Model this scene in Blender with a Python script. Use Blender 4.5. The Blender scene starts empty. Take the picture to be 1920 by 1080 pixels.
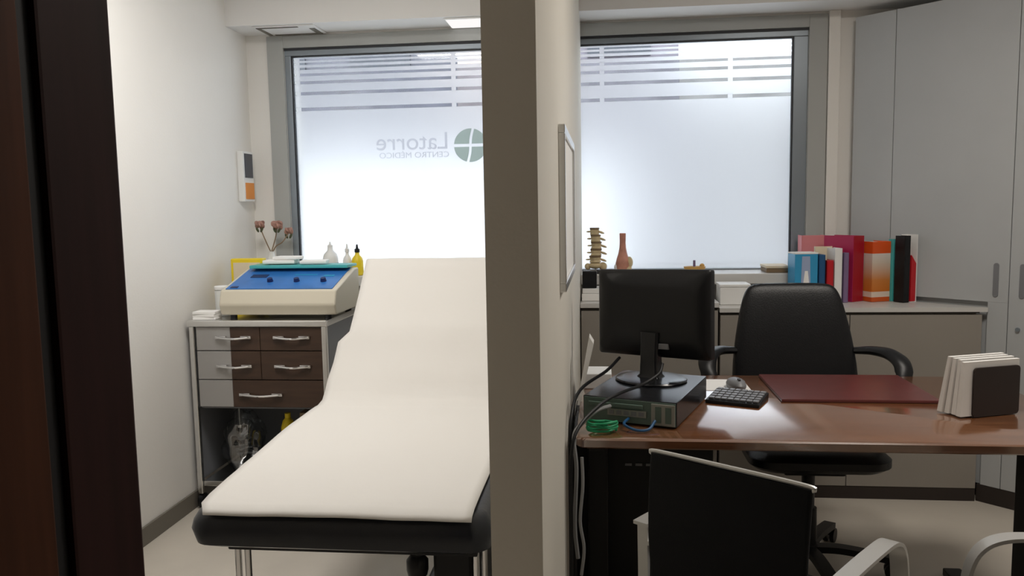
import bpy, bmesh, math, random
from mathutils import Vector, Matrix, noise
random.seed(7)
S = bpy.context.scene
COL = S.collection
PI = math.pi
R = math.radians

# ------------------------------------------------------------------ materials
MATS = {}
def mat(name, col, rough=.5, metal=0., spec=.5, noise_amt=0., noise_scale=8., bump=0., bump_scale=40., coat=0., trans=0., ior=1.45, stretch=None, sheen=0.):
    if name in MATS: return MATS[name]
    m = bpy.data.materials.new(name); m.use_nodes = True
    nt = m.node_tree; b = nt.nodes['Principled BSDF']
    b.inputs['Base Color'].default_value = (*col, 1); b.inputs['Roughness'].default_value = rough
    b.inputs['Metallic'].default_value = metal; b.inputs['Specular IOR Level'].default_value = spec
    b.inputs['Coat Weight'].default_value = coat; b.inputs['Transmission Weight'].default_value = trans
    b.inputs['IOR'].default_value = ior
    if sheen: b.inputs['Sheen Weight'].default_value = sheen
    if noise_amt or bump:
        tc = nt.nodes.new('ShaderNodeTexCoord'); mp = nt.nodes.new('ShaderNodeMapping')
        nt.links.new(tc.outputs['Object'], mp.inputs['Vector'])
        if stretch: mp.inputs['Scale'].default_value = stretch
    if noise_amt:
        n = nt.nodes.new('ShaderNodeTexNoise'); n.inputs['Scale'].default_value = noise_scale; n.inputs['Detail'].default_value = 5
        nt.links.new(mp.outputs['Vector'], n.inputs['Vector'])
        r = nt.nodes.new('ShaderNodeValToRGB')
        r.color_ramp.elements[0].position = .3; r.color_ramp.elements[1].position = .7
        r.color_ramp.elements[0].color = (*[c*(1-noise_amt) for c in col], 1)
        r.color_ramp.elements[1].color = (*[min(1, c*(1+noise_amt)) for c in col], 1)
        nt.links.new(n.outputs['Fac'], r.inputs['Fac']); nt.links.new(r.outputs['Color'], b.inputs['Base Color'])
    if bump:
        n2 = nt.nodes.new('ShaderNodeTexNoise'); n2.inputs['Scale'].default_value = bump_scale; n2.inputs['Detail'].default_value = 4
        nt.links.new(mp.outputs['Vector'], n2.inputs['Vector'])
        bp = nt.nodes.new('ShaderNodeBump'); bp.inputs['Strength'].default_value = bump; bp.inputs['Distance'].default_value = .01
        nt.links.new(n2.outputs['Fac'], bp.inputs['Height']); nt.links.new(bp.outputs['Normal'], b.inputs['Normal'])
    MATS[name] = m
    return m

def emit(name, col, strength):
    m = bpy.data.materials.new(name); m.use_nodes = True; nt = m.node_tree; nt.nodes.clear()
    o = nt.nodes.new('ShaderNodeOutputMaterial'); e = nt.nodes.new('ShaderNodeEmission')
    e.inputs['Color'].default_value = (*col, 1); e.inputs['Strength'].default_value = strength
    nt.links.new(e.outputs[0], o.inputs[0]); return m

def translucent(name, col, diff=.1, through=.0, rough=.5):
    m = bpy.data.materials.new(name); m.use_nodes = True; nt = m.node_tree; nt.nodes.clear()
    o = nt.nodes.new('ShaderNodeOutputMaterial'); t = nt.nodes.new('ShaderNodeBsdfTranslucent')
    t.inputs['Color'].default_value = (*col, 1)
    d = nt.nodes.new('ShaderNodeBsdfDiffuse'); d.inputs['Color'].default_value = (*col, 1)
    mx = nt.nodes.new('ShaderNodeMixShader'); mx.inputs[0].default_value = diff
    nt.links.new(t.outputs[0], mx.inputs[1]); nt.links.new(d.outputs[0], mx.inputs[2])
    out = mx
    if through:
        r = nt.nodes.new('ShaderNodeBsdfRefraction'); r.inputs['IOR'].default_value = 1.35; r.inputs['Roughness'].default_value = rough
        r.inputs['Color'].default_value = (*[min(1, c*1.05) for c in col], 1)
        m2 = nt.nodes.new('ShaderNodeMixShader'); m2.inputs[0].default_value = through
        nt.links.new(mx.outputs[0], m2.inputs[1]); nt.links.new(r.outputs[0], m2.inputs[2]); out = m2
    nt.links.new(out.outputs[0], o.inputs[0]); return m

def clear_glass(name, tint=(.9, .94, .95), gloss=.06):
    m = bpy.data.materials.new(name); m.use_nodes = True; nt = m.node_tree; nt.nodes.clear()
    o = nt.nodes.new('ShaderNodeOutputMaterial'); t = nt.nodes.new('ShaderNodeBsdfTransparent'); t.inputs[0].default_value = (*tint, 1)
    g = nt.nodes.new('ShaderNodeBsdfGlossy'); g.inputs['Roughness'].default_value = .03
    mx = nt.nodes.new('ShaderNodeMixShader'); mx.inputs[0].default_value = gloss
    nt.links.new(t.outputs[0], mx.inputs[1]); nt.links.new(g.outputs[0], mx.inputs[2]); nt.links.new(mx.outputs[0], o.inputs[0]); return m

M = dict(
    wall=mat('wall_paint', (.80, .78, .75), .75, noise_amt=.02, noise_scale=2, bump=.05, bump_scale=120),
    part=mat('partition_paint', (.72, .69, .62), .7, noise_amt=.02, noise_scale=2, bump=.05, bump_scale=120),
    ceil=mat('ceiling_paint', (.80, .79, .78), .8),
    floor=mat('floor_tile', (.58, .53, .46), .38, noise_amt=.06, noise_scale=3),
    base=mat('baseboard_grey', (.16, .145, .12), .5),
    dwood=mat('dark_door_wood', (.030, .010, .009), .55, spec=.15, noise_amt=.3, noise_scale=5, stretch=(8, 8, .6)),
    dwood2=mat('brown_door_wood', (.075, .026, .012), .55, spec=.15, noise_amt=.3, noise_scale=5, stretch=(8, 8, .6)),
    seal=mat('door_seal', (.008, .008, .01), .6),
    casing=mat('window_casing_grey', (.40, .41, .40), .5),
    alu=mat('dark_aluminium', (.25, .285, .32), .35, metal=.3),
    gasket=mat('gasket', (.02, .022, .028), .5),
    white=mat('white_plastic', (.80, .80, .79), .4),
    paper=mat('paper_white', (.86, .85, .83), .7),
    cab=mat('cabinet_grey', (.45, .465, .475), .45, noise_amt=.03, noise_scale=3),
    low=mat('cupboard_grey', (.29, .265, .235), .45, noise_amt=.03, noise_scale=3),
    top=mat('cupboard_top', (.60, .59, .57), .3),
    plinth=mat('plinth_brown', (.028, .020, .017), .5),
    grip=mat('grip_grey', (.20, .205, .22), .4),
    lea=mat('black_leather', (.005, .0055, .007), .36, spec=.4, bump=.12, bump_scale=260),
    blk=mat('black_plastic', (.007, .0075, .009), .4, spec=.4),
    blkm=mat('black_mesh', (.003, .004, .006), .6, spec=.25, bump=.2, bump_scale=500),
    blkg=mat('black_gloss', (.012, .013, .016), .22),
    chrome=mat('chrome', (.75, .75, .76), .14, metal=1.),
    satin=mat('satin_steel', (.78, .78, .77), .24, metal=1.),
    alarm=mat('brushed_aluminium', (.66, .66, .65), .35, metal=.45),
    steel=mat('strip_grey', (.38, .37, .36), .35, metal=.3),
    vinyl=mat('navy_black_vinyl', (.005, .007, .012), .28, bump=.05, bump_scale=120),
    couchpaper=mat('couch_paper', (.66, .635, .60), .8, bump=.10, bump_scale=14),
    brown=mat('drawer_brown', (.060, .034, .022), .35, noise_amt=.2, noise_scale=6, stretch=(1, 1, 8)),
    beige=mat('device_beige', (.62, .57, .46), .45),
    blue=mat('panel_blue', (.030, .16, .48), .35, noise_amt=.12, noise_scale=10),
    navy=mat('panel_navy', (.008, .02, .10), .4),
    teal=mat('teal_plastic', (.07, .42, .42), .35),
    yel=mat('yellow_plastic', (.80, .60, .02), .4),
    cream=mat('cream_card', (.72, .62, .46), .6),
    red=mat('red_card', (.50, .012, .02), .4),
    crim=mat('crimson_card', (.36, .010, .022), .4),
    mag=mat('magenta_card', (.42, .018, .09), .4),
    pink=mat('pink_card', (.70, .25, .27), .5),
    org=mat('orange_card', (.75, .10, .012), .4),
    lblue=mat('light_blue_card', (.035, .30, .55), .4),
    dblue=mat('dark_blue_card', (.018, .09, .22), .4),
    lilac=mat('lilac_card', (.33, .40, .58), .5),
    purple=mat('purple_card', (.20, .14, .26), .5),
    bone=mat('bone_plastic', (.62, .50, .30), .5, noise_amt=.15, noise_scale=25),
    muscle=mat('muscle_pink', (.55, .25, .18), .45, noise_amt=.25, noise_scale=18),
    amber=mat('amber_wood', (.62, .36, .10), .45),
    padred=mat('desk_pad_red', (.115, .026, .024), .28, spec=.6, noise_amt=.1, noise_scale=20),
    hbrown=mat('holder_brown', (.022, .012, .010), .4),
    green=mat('green_cable', (.02, .34, .15), .5),
    gcable=mat('grey_cable', (.28, .285, .29), .5),
    pcgrey=mat('pc_grey', (.30, .31, .28), .45, metal=.3),
    pcgreen=mat('pc_green_grey', (.10, .15, .125), .5),
    deadfl=mat('dried_petal', (.36, .20, .16), .8, noise_amt=.3, noise_scale=60),
    stem=mat('dried_stem', (.22, .15, .09), .8),
    leaf=mat('dried_leaf', (.07, .08, .04), .8),
    orange=mat('orange_label', (.75, .27, .05), .5),
    screen=mat('dark_screen', (.05, .055, .07), .3),
    brbox=mat('brown_box', (.20, .135, .075), .6),
)
M['film'] = translucent('frosted_film', (.92, .92, .935), .10, .80, .48)
M['logo'] = translucent('logo_vinyl', (.62, .68, .655), .2)
M['letter'] = translucent('letter_vinyl', (.80, .81, .85), .2)
M['glass'] = clear_glass('window_glass')
M['clearbag'] = clear_glass('clear_bag', (.72, .74, .75), .22)
M['jar'] = mat('frosted_jar', (.86, .88, .88), .35, trans=.35)
M['tube'] = emit('lamp_diffuser', (1, .97, .92), 3.0)
M['spot'] = emit('soffit_glow', (1, .97, .95), 1.0)

def wood(name, a, b_, rough, scale=(1.2, 14, 14), spec=.5):
    m = bpy.data.materials.new(name); m.use_nodes = True; nt = m.node_tree; b = nt.nodes['Principled BSDF']
    tc = nt.nodes.new('ShaderNodeTexCoord'); mp = nt.nodes.new('ShaderNodeMapping'); mp.inputs['Scale'].default_value = scale
    n = nt.nodes.new('ShaderNodeTexNoise'); n.inputs['Scale'].default_value = 2.2; n.inputs['Detail'].default_value = 6; n.inputs['Distortion'].default_value = .8
    r = nt.nodes.new('ShaderNodeValToRGB'); r.color_ramp.elements[0].position = .35; r.color_ramp.elements[1].position = .68
    r.color_ramp.elements[0].color = (*a, 1); r.color_ramp.elements[1].color = (*b_, 1)
    nt.links.new(tc.outputs['Object'], mp.inputs[0]); nt.links.new(mp.outputs[0], n.inputs['Vector'])
    nt.links.new(n.outputs['Fac'], r.inputs['Fac']); nt.links.new(r.outputs['Color'], b.inputs['Base Color'])
    b.inputs['Roughness'].default_value = rough; b.inputs['Specular IOR Level'].default_value = spec
    b.inputs['Coat Weight'].default_value = 1; b.inputs['Coat IOR'].default_value = 2.8; b.inputs['Coat Roughness'].default_value = .13
    return m
M['desk'] = wood('desk_wood', (.16, .060, .022), (.25, .100, .040), .22, spec=.75)

def gradient_orange():
    m = bpy.data.materials.new('orange_fade_card'); m.use_nodes = True; nt = m.node_tree; b = nt.nodes['Principled BSDF']
    tc = nt.nodes.new('ShaderNodeTexCoord'); sp = nt.nodes.new('ShaderNodeSeparateXYZ'); r = nt.nodes.new('ShaderNodeValToRGB')
    mr = nt.nodes.new('ShaderNodeMapRange'); mr.inputs[1].default_value = 0; mr.inputs[2].default_value = .29
    nt.links.new(tc.outputs['Object'], sp.inputs[0]); nt.links.new(sp.outputs['Z'], mr.inputs[0]); nt.links.new(mr.outputs[0], r.inputs[0])
    r.color_ramp.interpolation = 'LINEAR'
    e = r.color_ramp.elements
    e[0].position = 0; e[0].color = (.60, .10, .015, 1); e[1].position = 1; e[1].color = (.70, .09, .012, 1)
    for p, c in ((.075, (.60, .10, .015)), (.08, (.75, .62, .52)), (.165, (.75, .62, .52)), (.17, (.60, .17, .02)), (.36, (.62, .22, .05)), (.66, (.66, .56, .47)), (.80, (.70, .64, .60)), (.805, (.70, .09, .012))):
        k = e.new(p); k.color = (*c, 1)
    nt.links.new(r.outputs[0], b.inputs['Base Color']); b.inputs['Roughness'].default_value = .35
    return m
M['fade'] = gradient_orange()

# ------------------------------------------------------------------ geometry helpers
class MB:
    def __init__(s): s.bm = bmesh.new()
    def _xf(s, vs, T):
        if T is not None: bmesh.ops.transform(s.bm, matrix=T, verts=vs)
    def box(s, x0, x1, y0, y1, z0, z1, bev=0., T=None, seg=2):
        r = bmesh.ops.create_cube(s.bm, size=1); vs = r['verts']
        for v in vs:
            v.co = Vector(((x0+x1)/2 + v.co.x*(x1-x0), (y0+y1)/2 + v.co.y*(y1-y0), (z0+z1)/2 + v.co.z*(z1-z0)))
        s._xf(vs, T)
        if bev:
            es = list({e for v in vs for e in v.link_edges})
            bmesh.ops.bevel(s.bm, geom=es, offset=bev, segments=seg, affect='EDGES', profile=.6)
        return s
    def cyl(s, p0, p1, r0, r1=None, n=20, cap=True):
        r1 = r0 if r1 is None else r1
        p0, p1 = Vector(p0), Vector(p1); d = p1-p0; L = d.length
        r = bmesh.ops.create_cone(s.bm, cap_ends=cap, segments=n, radius1=max(r0, 1e-5), radius2=max(r1, 1e-5), depth=L)
        T = Matrix.Translation((p0+p1)/2) @ d.to_track_quat('Z', 'Y').to_matrix().to_4x4()
        s._xf(r['verts'], T); return s
    def ball(s, c, r, sc=(1, 1, 1), n=12, T=None):
        q = bmesh.ops.create_uvsphere(s.bm, u_segments=n*2, v_segments=n, radius=r)
        s._xf(q['verts'], Matrix.Translation(c) @ (T or Matrix()) @ Matrix.Diagonal((*sc, 1))); return s
    def loft(s, rings, cap=True, closed=True):
        bm = s.bm; R_ = [[bm.verts.new(p) for p in ring] for ring in rings]; n = len(rings[0])
        for a, b in zip(R_[:-1], R_[1:]):
            for i in range(n if closed else n-1):
                j = (i+1) % n; bm.faces.new((a[i], a[j], b[j], b[i]))
        if cap and closed:
            bm.faces.new(list(reversed(R_[0]))); bm.faces.new(R_[-1])
        return s
    def lathe(s, prof, c=(0, 0, 0), n=24, sx=1, sy=1):
        rings = [[(c[0]+r*math.cos(2*PI*i/n)*sx, c[1]+r*math.sin(2*PI*i/n)*sy, c[2]+z) for i in range(n)] for r, z in prof]
        return s.loft(rings)
    def tube(s, pts, r, n=8, smooth=True, flat=None):
        pts = [Vector(p) for p in pts]
        if smooth: pts = catmull(pts)
        rings = []; up = None
        for i, p in enumerate(pts):
            t = (pts[min(i+1, len(pts)-1)] - pts[max(i-1, 0)]).normalized()
            if up is None:
                up = Vector((0, 0, 1)) if abs(t.z) < .9 else Vector((0, 1, 0))
            a = t.cross(up)
            if a.length < 1e-4: a = t.orthogonal()
            a.normalize(); b = a.cross(t).normalized(); up = b
            rings.append([p + a*math.cos(2*PI*k/n)*r + b*math.sin(2*PI*k/n)*r for k in range(n)])
        return s.loft(rings)
    def strip(s, pts, side, w, th, smooth=True):
        """flat bar along pts; side = width direction (constant)"""
        pts = [Vector(p) for p in pts]
        if smooth: pts = catmull(pts)
        side = Vector(side).normalized(); rings = []
        for i, p in enumerate(pts):
            t = (pts[min(i+1, len(pts)-1)] - pts[max(i-1, 0)]).normalized(); nrm = t.cross(side).normalized()
            rings.append([p+side*w/2+nrm*th/2, p-side*w/2+nrm*th/2, p-side*w/2-nrm*th/2, p+side*w/2-nrm*th/2])
        return s.loft(rings)
    def prism(s, poly, axis, a, b):
        def P(u, v, w):
            return {'x': (w, u, v), 'y': (u, w, v), 'z': (u, v, w)}[axis]
        return s.loft([[P(u, v, a) for u, v in poly], [P(u, v, b) for u, v in poly]])
    def build(s, name, m, parent=None, smooth=False, world=True, bevel=0., bseg=2, sub=0, auto=True):
        bmesh.ops.recalc_face_normals(s.bm, faces=s.bm.faces)
        me = bpy.data.meshes.new(name); s.bm.to_mesh(me); s.bm.free()
        ms = m if isinstance(m, (list, tuple)) else [m]
        for k in ms: me.materials.append(k)
        if smooth:
            for p in me.polygons: p.use_smooth = True
            if auto:
                try: me.set_sharp_from_angle(angle=R(40))
                except Exception: pass
        o = bpy.data.objects.new(name, me); COL.objects.link(o)
        if bevel:
            md = o.modifiers.new('bevel', 'BEVEL'); md.width = bevel; md.segments = bseg; md.limit_method = 'ANGLE'
        if sub:
            md = o.modifiers.new('sub', 'SUBSURF'); md.levels = md.render_levels = sub
        if parent is not None:
            o.parent = parent
            if parent.get('_w') is None and world:
                o.matrix_parent_inverse = WORLD[parent.name].inverted()
        WORLD[o.name] = Matrix() if (parent is None or world) else WORLD[parent.name].copy()
        return o
WORLD = {}
def catmull(P, k=6):
    if len(P) < 3: return P
    o = []; Q = [P[0]*2-P[1]] + list(P) + [P[-1]*2-P[-2]]
    for i in range(1, len(Q)-2):
        for j in range(k):
            t = j/k; a, b, c, d = Q[i-1:i+3]
            o.append(.5*((2*b)+(-a+c)*t+(2*a-5*b+4*c-d)*t*t+(-a+3*b-3*c+d)*t**3))
    o.append(P[-1]); return o
def rr(cx, cy, w, h, r, n=5):
    """rounded rect ring (2D)"""
    o = []
    for qx, qy, a0 in ((1, 1, 0), (-1, 1, 90), (-1, -1, 180), (1, -1, 270)):
        for i in range(n+1):
            a = R(a0+90*i/n); o.append((cx+qx*(w/2-r)+r*math.cos(a), cy+qy*(h/2-r)+r*math.sin(a)))
    return o
def tag(o, label=None, cat=None, group=None, kind=None):
    if label: o['label'] = label
    if cat: o['category'] = cat
    if group: o['group'] = group
    if kind: o['kind'] = kind
    return o
def thing(name, loc, label, cat, rz=0., group=None, kind=None):
    o = bpy.data.objects.new(name, None); COL.objects.link(o); o.location = loc; o.rotation_euler = (0, 0, rz)
    o.empty_display_size = .05
    WORLD[o.name] = Matrix.Translation(loc) @ Matrix.Rotation(rz, 4, 'Z')
    return tag(o, label, cat, group, kind)
def struct(o): o['kind'] = 'structure'; return o
def copy_tree(o, parent=None):
    c = o.copy(); COL.objects.link(c); c.parent = parent
    WORLD[c.name] = WORLD.get(o.name, Matrix()).copy()
    for ch in list(o.children): copy_tree(ch, c)
    return c
def subobj(mb, name, m, parent, **k): return mb.build(name, m, parent, **k)

# ------------------------------------------------------------------ camera
H = 1.4
cd = bpy.data.cameras.new('camera'); cam = bpy.data.objects.new('camera', cd); COL.objects.link(cam); S.camera = cam
cd.sensor_width = 36; cd.lens = 1516.72*36/1920; cd.clip_start = .02
r_ = Vector((0.99376661, 0.11012719, -0.01731812)); u_ = Vector((0.00592561, 0.10294583, 0.99466931)); f_ = Vector((-0.11132297, 0.98857178, -0.10165155))
cam.matrix_world = Matrix(((r_.x, u_.x, -f_.x, 0), (r_.y, u_.y, -f_.y, 0), (r_.z, u_.z, -f_.z, H), (0, 0, 0, 1)))

# ------------------------------------------------------------------ setting
XL, XP0, XP1, XR = -1.93, -.200, -.108, 2.75
YW = 4.35
struct(MB().box(-2.6, 3.0, -1.6, 4.6, -.06, 0).build('floor', M['floor']))
struct(MB().box(-2.6, 3.0, -1.6, 4.6, 2.62, 2.70).build('ceiling', M['ceil']))
struct(MB().box(XL-.12, XL, .60, YW+.2, 0, 2.62).build('wall_left', M['wall']))
struct(MB().box(XR, XR+.1, .60, YW+.2, 0, 2.62).build('wall_right', M['wall']))
struct(MB().box(XP0, XP1, 1.375, YW-.002, 0, 2.62).build('wall_partition', M['part']))
# window wall: below, above, sides
WX0, WX1, WZ0, WZ1 = -1.717, 1.046, 1.042, 2.27
struct(MB().box(XL-.1, XR+.1, YW, YW+.2, 0, WZ0).box(XL-.1, XR+.1, YW, YW+.2, WZ1, 2.62)
       .box(XL-.1, WX0, YW, YW+.2, WZ0, WZ1).box(WX1, XR+.1, YW, YW+.2, WZ0, WZ1).build('wall_window', M['wall']))
struct(MB().box(XL, XP0, 4.11, YW, 2.345, 2.62).box(XP1, XR, 4.11, YW, 2.345, 2.62).build('ceiling_soffit', M['ceil']))
# front wall with doorway (dark wood lining)
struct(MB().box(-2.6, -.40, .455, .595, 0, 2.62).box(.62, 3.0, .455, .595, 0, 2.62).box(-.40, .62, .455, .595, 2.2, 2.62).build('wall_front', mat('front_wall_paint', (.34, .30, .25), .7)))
jt = struct(thing('door_1', (-.34, .5, 0), None, None))
MB().box(-.40, -.3755, .5175, .602, 0, 2.2, bev=.003).build('jamb', M['dwood'], jt)
MB().box(-.40, -.381, .499, .5175, 0, 2.2).build('door_seal', M['seal'], jt)
MB().box(-.40, -.3745, .440, .499, 0, 2.2, bev=.002).build('architrave', M['dwood2'], jt)
MB().box(.60, .62, .440, .602, 0, 2.2, bev=.004).build('jamb', M['dwood'], jt)
struct(MB().box(-2.6, 3.0, -1.65, -1.6, 0, 2.62).build('wall_corridor', M['dwood']))
struct(MB().box(-2.65, -2.6, -1.6, .455, 0, 2.62).build('wall_corridor_left', M['dwood']))
struct(MB().box(3.0, 3.05, -1.6, .455, 0, 2.62).build('wall_corridor_right', M['dwood']))
struct(MB().box(XL, XL+.012, .602, YW, 0, .08, bev=.003).build('baseboard_left', M['base']))
struct(MB().box(XL+.012, XP0, YW-.012, YW, 0, .08, bev=.003).build('baseboard_window', M['base']))
# ledge under both windows
struct(MB().box(XL, XP0, 4.12, YW, .99, WZ0, bev=.004).box(XP1, 1.20, 4.12, YW, .99, WZ0, bev=.004).build('trim_1', M['top']))
# vertical pilaster strip right of the window
struct(MB().box(1.14, 1.195, YW-.025, YW, WZ0, 2.345, bev=.003).build('trim_2', M['wall']))
# casing
cz = MB()
cz.box(-1.808, WX0, YW-.014, YW, WZ0, 2.333, bev=.002).box(WX1, 1.137, YW-.014, YW, WZ0, 2.333, bev=.002)
cz.box(WX0, XP0, YW-.014, YW, WZ1, 2.333, bev=.002).box(XP1, WX1, YW-.014, YW, WZ1, 2.333, bev=.002)
struct(cz.build('trim_3', M['casing']))
# windows
BARS = ((1.945, .019), (2.03, .018), (2.089, .016), (2.131, .014), (2.164, .012), (2.190, .011), (2.211, .010), (2.232, .009))
def window(name, x0, x1, fl, fr, joints):
    w = struct(thing(name, ((x0+x1)/2, YW+.03, WZ0), None, None))
    f = MB(); ya, yb = YW+.004, YW+.06
    f.box(x0, x1, ya, yb, WZ1-.040, WZ1, bev=.003).box(x0, x1, ya, yb, WZ0, WZ0+.009, bev=.002)
    f.box(x0, x0+fl, ya, yb, WZ0+.009, WZ1-.04, bev=.003).box(x1-fr, x1, ya, yb, WZ0+.009, WZ1-.04, bev=.003)
    f.build('window_frame', M['alu'], w)
    g = MB(); gx0, gx1, gz0, gz1 = x0+fl, x1-fr, WZ0+.009, WZ1-.04
    t = .007
    g.box(gx0, gx1, YW+.010, YW+.03, gz1-t, gz1).box(gx0, gx0+t, YW+.010, YW+.03, gz0, gz1-t).box(gx1-t, gx1, YW+.010, YW+.03, gz0, gz1-t)
    g.box(x0, x1, YW-.002, YW+.003, WZ1-.012, WZ1)
    g.build('gasket', M['gasket'], w)
    MB().box(gx0, gx1, YW+.032, YW+.038, gz0, gz1).build('glass_pane', M['glass'], w)
    fm = MB(); yf0, yf1 = YW+.028, YW+.031
    edges = [gz0] + [v for z, h in BARS for v in (z-h/2, z+h/2)] + [gz1-t]
    xs = [gx0+t] + [v for j in joints for v in (j-.009, j+.009)] + [gx1-t]
    for a, b in zip(edges[0::2], edges[1::2]):
        if b > a: fm.box(gx0+t, gx1-t, yf0, yf1, a, b)
    for j in joints:
        for z, h in BARS: fm.box(j-.012, j+.012, yf0, yf1, z-h/2-.0005, z+h/2+.0005)
    fm.build('frosted_film', M['film'], w)
    return w
w1 = window('window_1', WX0, XP0+.03, .034, .06, (-1.655, -.79))
w2 = window('window_2', XP1-.03, WX1, .018, .070, (.003, .664))
# emblem and mirrored lettering on the left film (seen from behind)
lg = MB(); ey = YW+.0245; cx_, cz_, rr_ = -.705, 1.727, .090
for qx, qz in ((1, 1), (-1, 1), (-1, -1), (1, -1)):
    bend = lambda t: .010*t*qz      # the upright arm bows to the right above, left below
    inner = [(cx_+qx*.007+.014*(1 - math.cos(PI*.5*t))*qz*1., cz_+qz*(.008+(rr_-.014)*t)) for t in (0, .25, .5, .75, 1.)]
    p_in = inner[-1]; a_in = math.atan2(p_in[1]-cz_, p_in[0]-cx_); a_out = math.atan2(qz*.008, qx*math.sqrt(rr_**2-.008**2))
    d_ = (a_out-a_in+PI) % (2*PI)-PI
    arc = [(cx_+rr_*math.cos(a_in+d_*k/10), cz_+rr_*math.sin(a_in+d_*k/10)) for k in range(11)]
    lg.prism(inner+arc, 'y', ey, ey+.0015)
lg.build('emblem', M['logo'], w1)
def text_mesh(body, size, x_right, z, name, m, parent, squeeze=1.):
    cu = bpy.data.curves.new(name, 'FONT'); cu.body = body; cu.size = size; cu.extrude = .0006
    to = bpy.data.objects.new(name+'_tmp', cu); COL.objects.link(to)
    bpy.context.view_layer.update()
    dg = bpy.context.evaluated_depsgraph_get(); me = bpy.data.meshes.new_from_object(to.evaluated_get(dg))
    bpy.data.objects.remove(to); bpy.data.curves.remove(cu)
    for v in me.vertices:
        x, y, zz = v.co; v.co = (x_right - x*squeeze, ey+.0008+zz, z+y)
    me.flip_normals(); me.materials.clear(); me.materials.append(m); me.name = name
    o = bpy.data.objects.new(name, me); COL.objects.link(o); o.parent = parent; o.matrix_parent_inverse = WORLD[parent.name].inverted()
    return o
text_mesh('Latorre', .130, -.822, 1.712, 'lettering', M['letter'], w1, 1.02)
text_mesh('CENTRO MÉDICO', .043, -.822, 1.668, 'lettering', M['letter'], w1, 1.12)

# soffit vent and glowing patch
v = tag(MB().box(-1.80, -1.47, 4.135, 4.345, 2.339, 2.3448, bev=.002).build('ceiling_vent', M['ceil']), 'square white ceiling vent panel with grey slots in the soffit corner', 'vent')
MB().box(-1.785, -1.56, 4.150, 4.164, 2.336, 2.3388).box(-1.785, -1.765, 4.17, 4.33, 2.336, 2.3388).box(-1.75, -1.485, 4.318, 4.334, 2.336, 2.3388).box(-1.515, -1.487, 4.20, 4.31, 2.336, 2.3388).build('slot', M['base'], v)
sl = thing('soffit_glow_patch', (-.68, 4.23, 2.345), 'small glowing square standing for a bright reflection on the soffit', 'ceiling light')  # added glow in place of a bright reflection on the soffit
MB().box(-.79, -.57, 4.13, 4.335, 2.337, 2.3448, bev=.002).build('panel_frame', M['white'], sl)
MB().box(-.78, -.58, 4.14, 4.325, 2.334, 2.3368).build('glow_panel', M['spot'], sl)

# ------------------------------------------------------------------ left room: wall unit
wu = tag(MB().box(XL, XL+.034, 4.163, 4.292, 1.445, 1.712, bev=.004).build('wall_dispenser', M['white']), 'slim pale wall unit with dark strip and orange base on left wall', 'wall unit')
MB().box(XL+.034, XL+.037, 4.18, 4.275, 1.572, 1.70).build('dark_strip', M['screen'], wu)
MB().box(XL+.034, XL+.037, 4.18, 4.282, 1.458, 1.545).build('orange_label', M['orange'], wu)

# ------------------------------------------------------------------ couch
ct = thing('treatment_couch', (-.65, 2.4, 0), 'dark padded treatment couch with raised backrest and paper cover', 'treatment couch')
CX0, CX1 = -1.018, -.262
CZ = .672; CT = .098
def pad(y0, z0, y1, z1, x0, x1, th, r=.03):
    """upholstered pad whose top runs from (y0,z0) to (y1,z1)"""
    L = math.hypot(y1-y0, z1-z0); a = math.atan2(z1-z0, y1-y0)
    T = Matrix.Translation(((x0+x1)/2, y0, z0)) @ Matrix.Rotation(a, 4, 'X')
    m = MB(); W = x1-x0; rings = []
    for k in (0, .25, .5, .75, 1.):
        pass
    prof = [(0, -th, .030), (0, -th+.012, .008), (0, -th/2, 0), (0, -.030, .004), (0, -.012, .014), (0, -.003, .028), (0, 0, .05)]
    for _, z, ins in prof:
        rings.append([T @ Vector((x, y, z)) for x, y in rr(0, L/2, W-2*ins, L-2*ins, .05, 6)])
    m.loft(rings); return m
FY, FZ = 2.93, CZ      # fold
HY, HZ = 3.40, 1.165   # top of back
pad(1.80, CZ, FY-.008, CZ, CX0, CX1, CT).build('seat_pad', M['vinyl'], ct, smooth=True)
dy, dz = HY-FY, HZ-FZ; Lb = math.hypot(dy, dz)
m1 = (FY+dy*.45, FZ+dz*.45)
pad(FY+.012, FZ+.005, HY, HZ, CX0-.01, CX1, .085).build('back_pad', M['vinyl'], ct, smooth=True)
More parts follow.
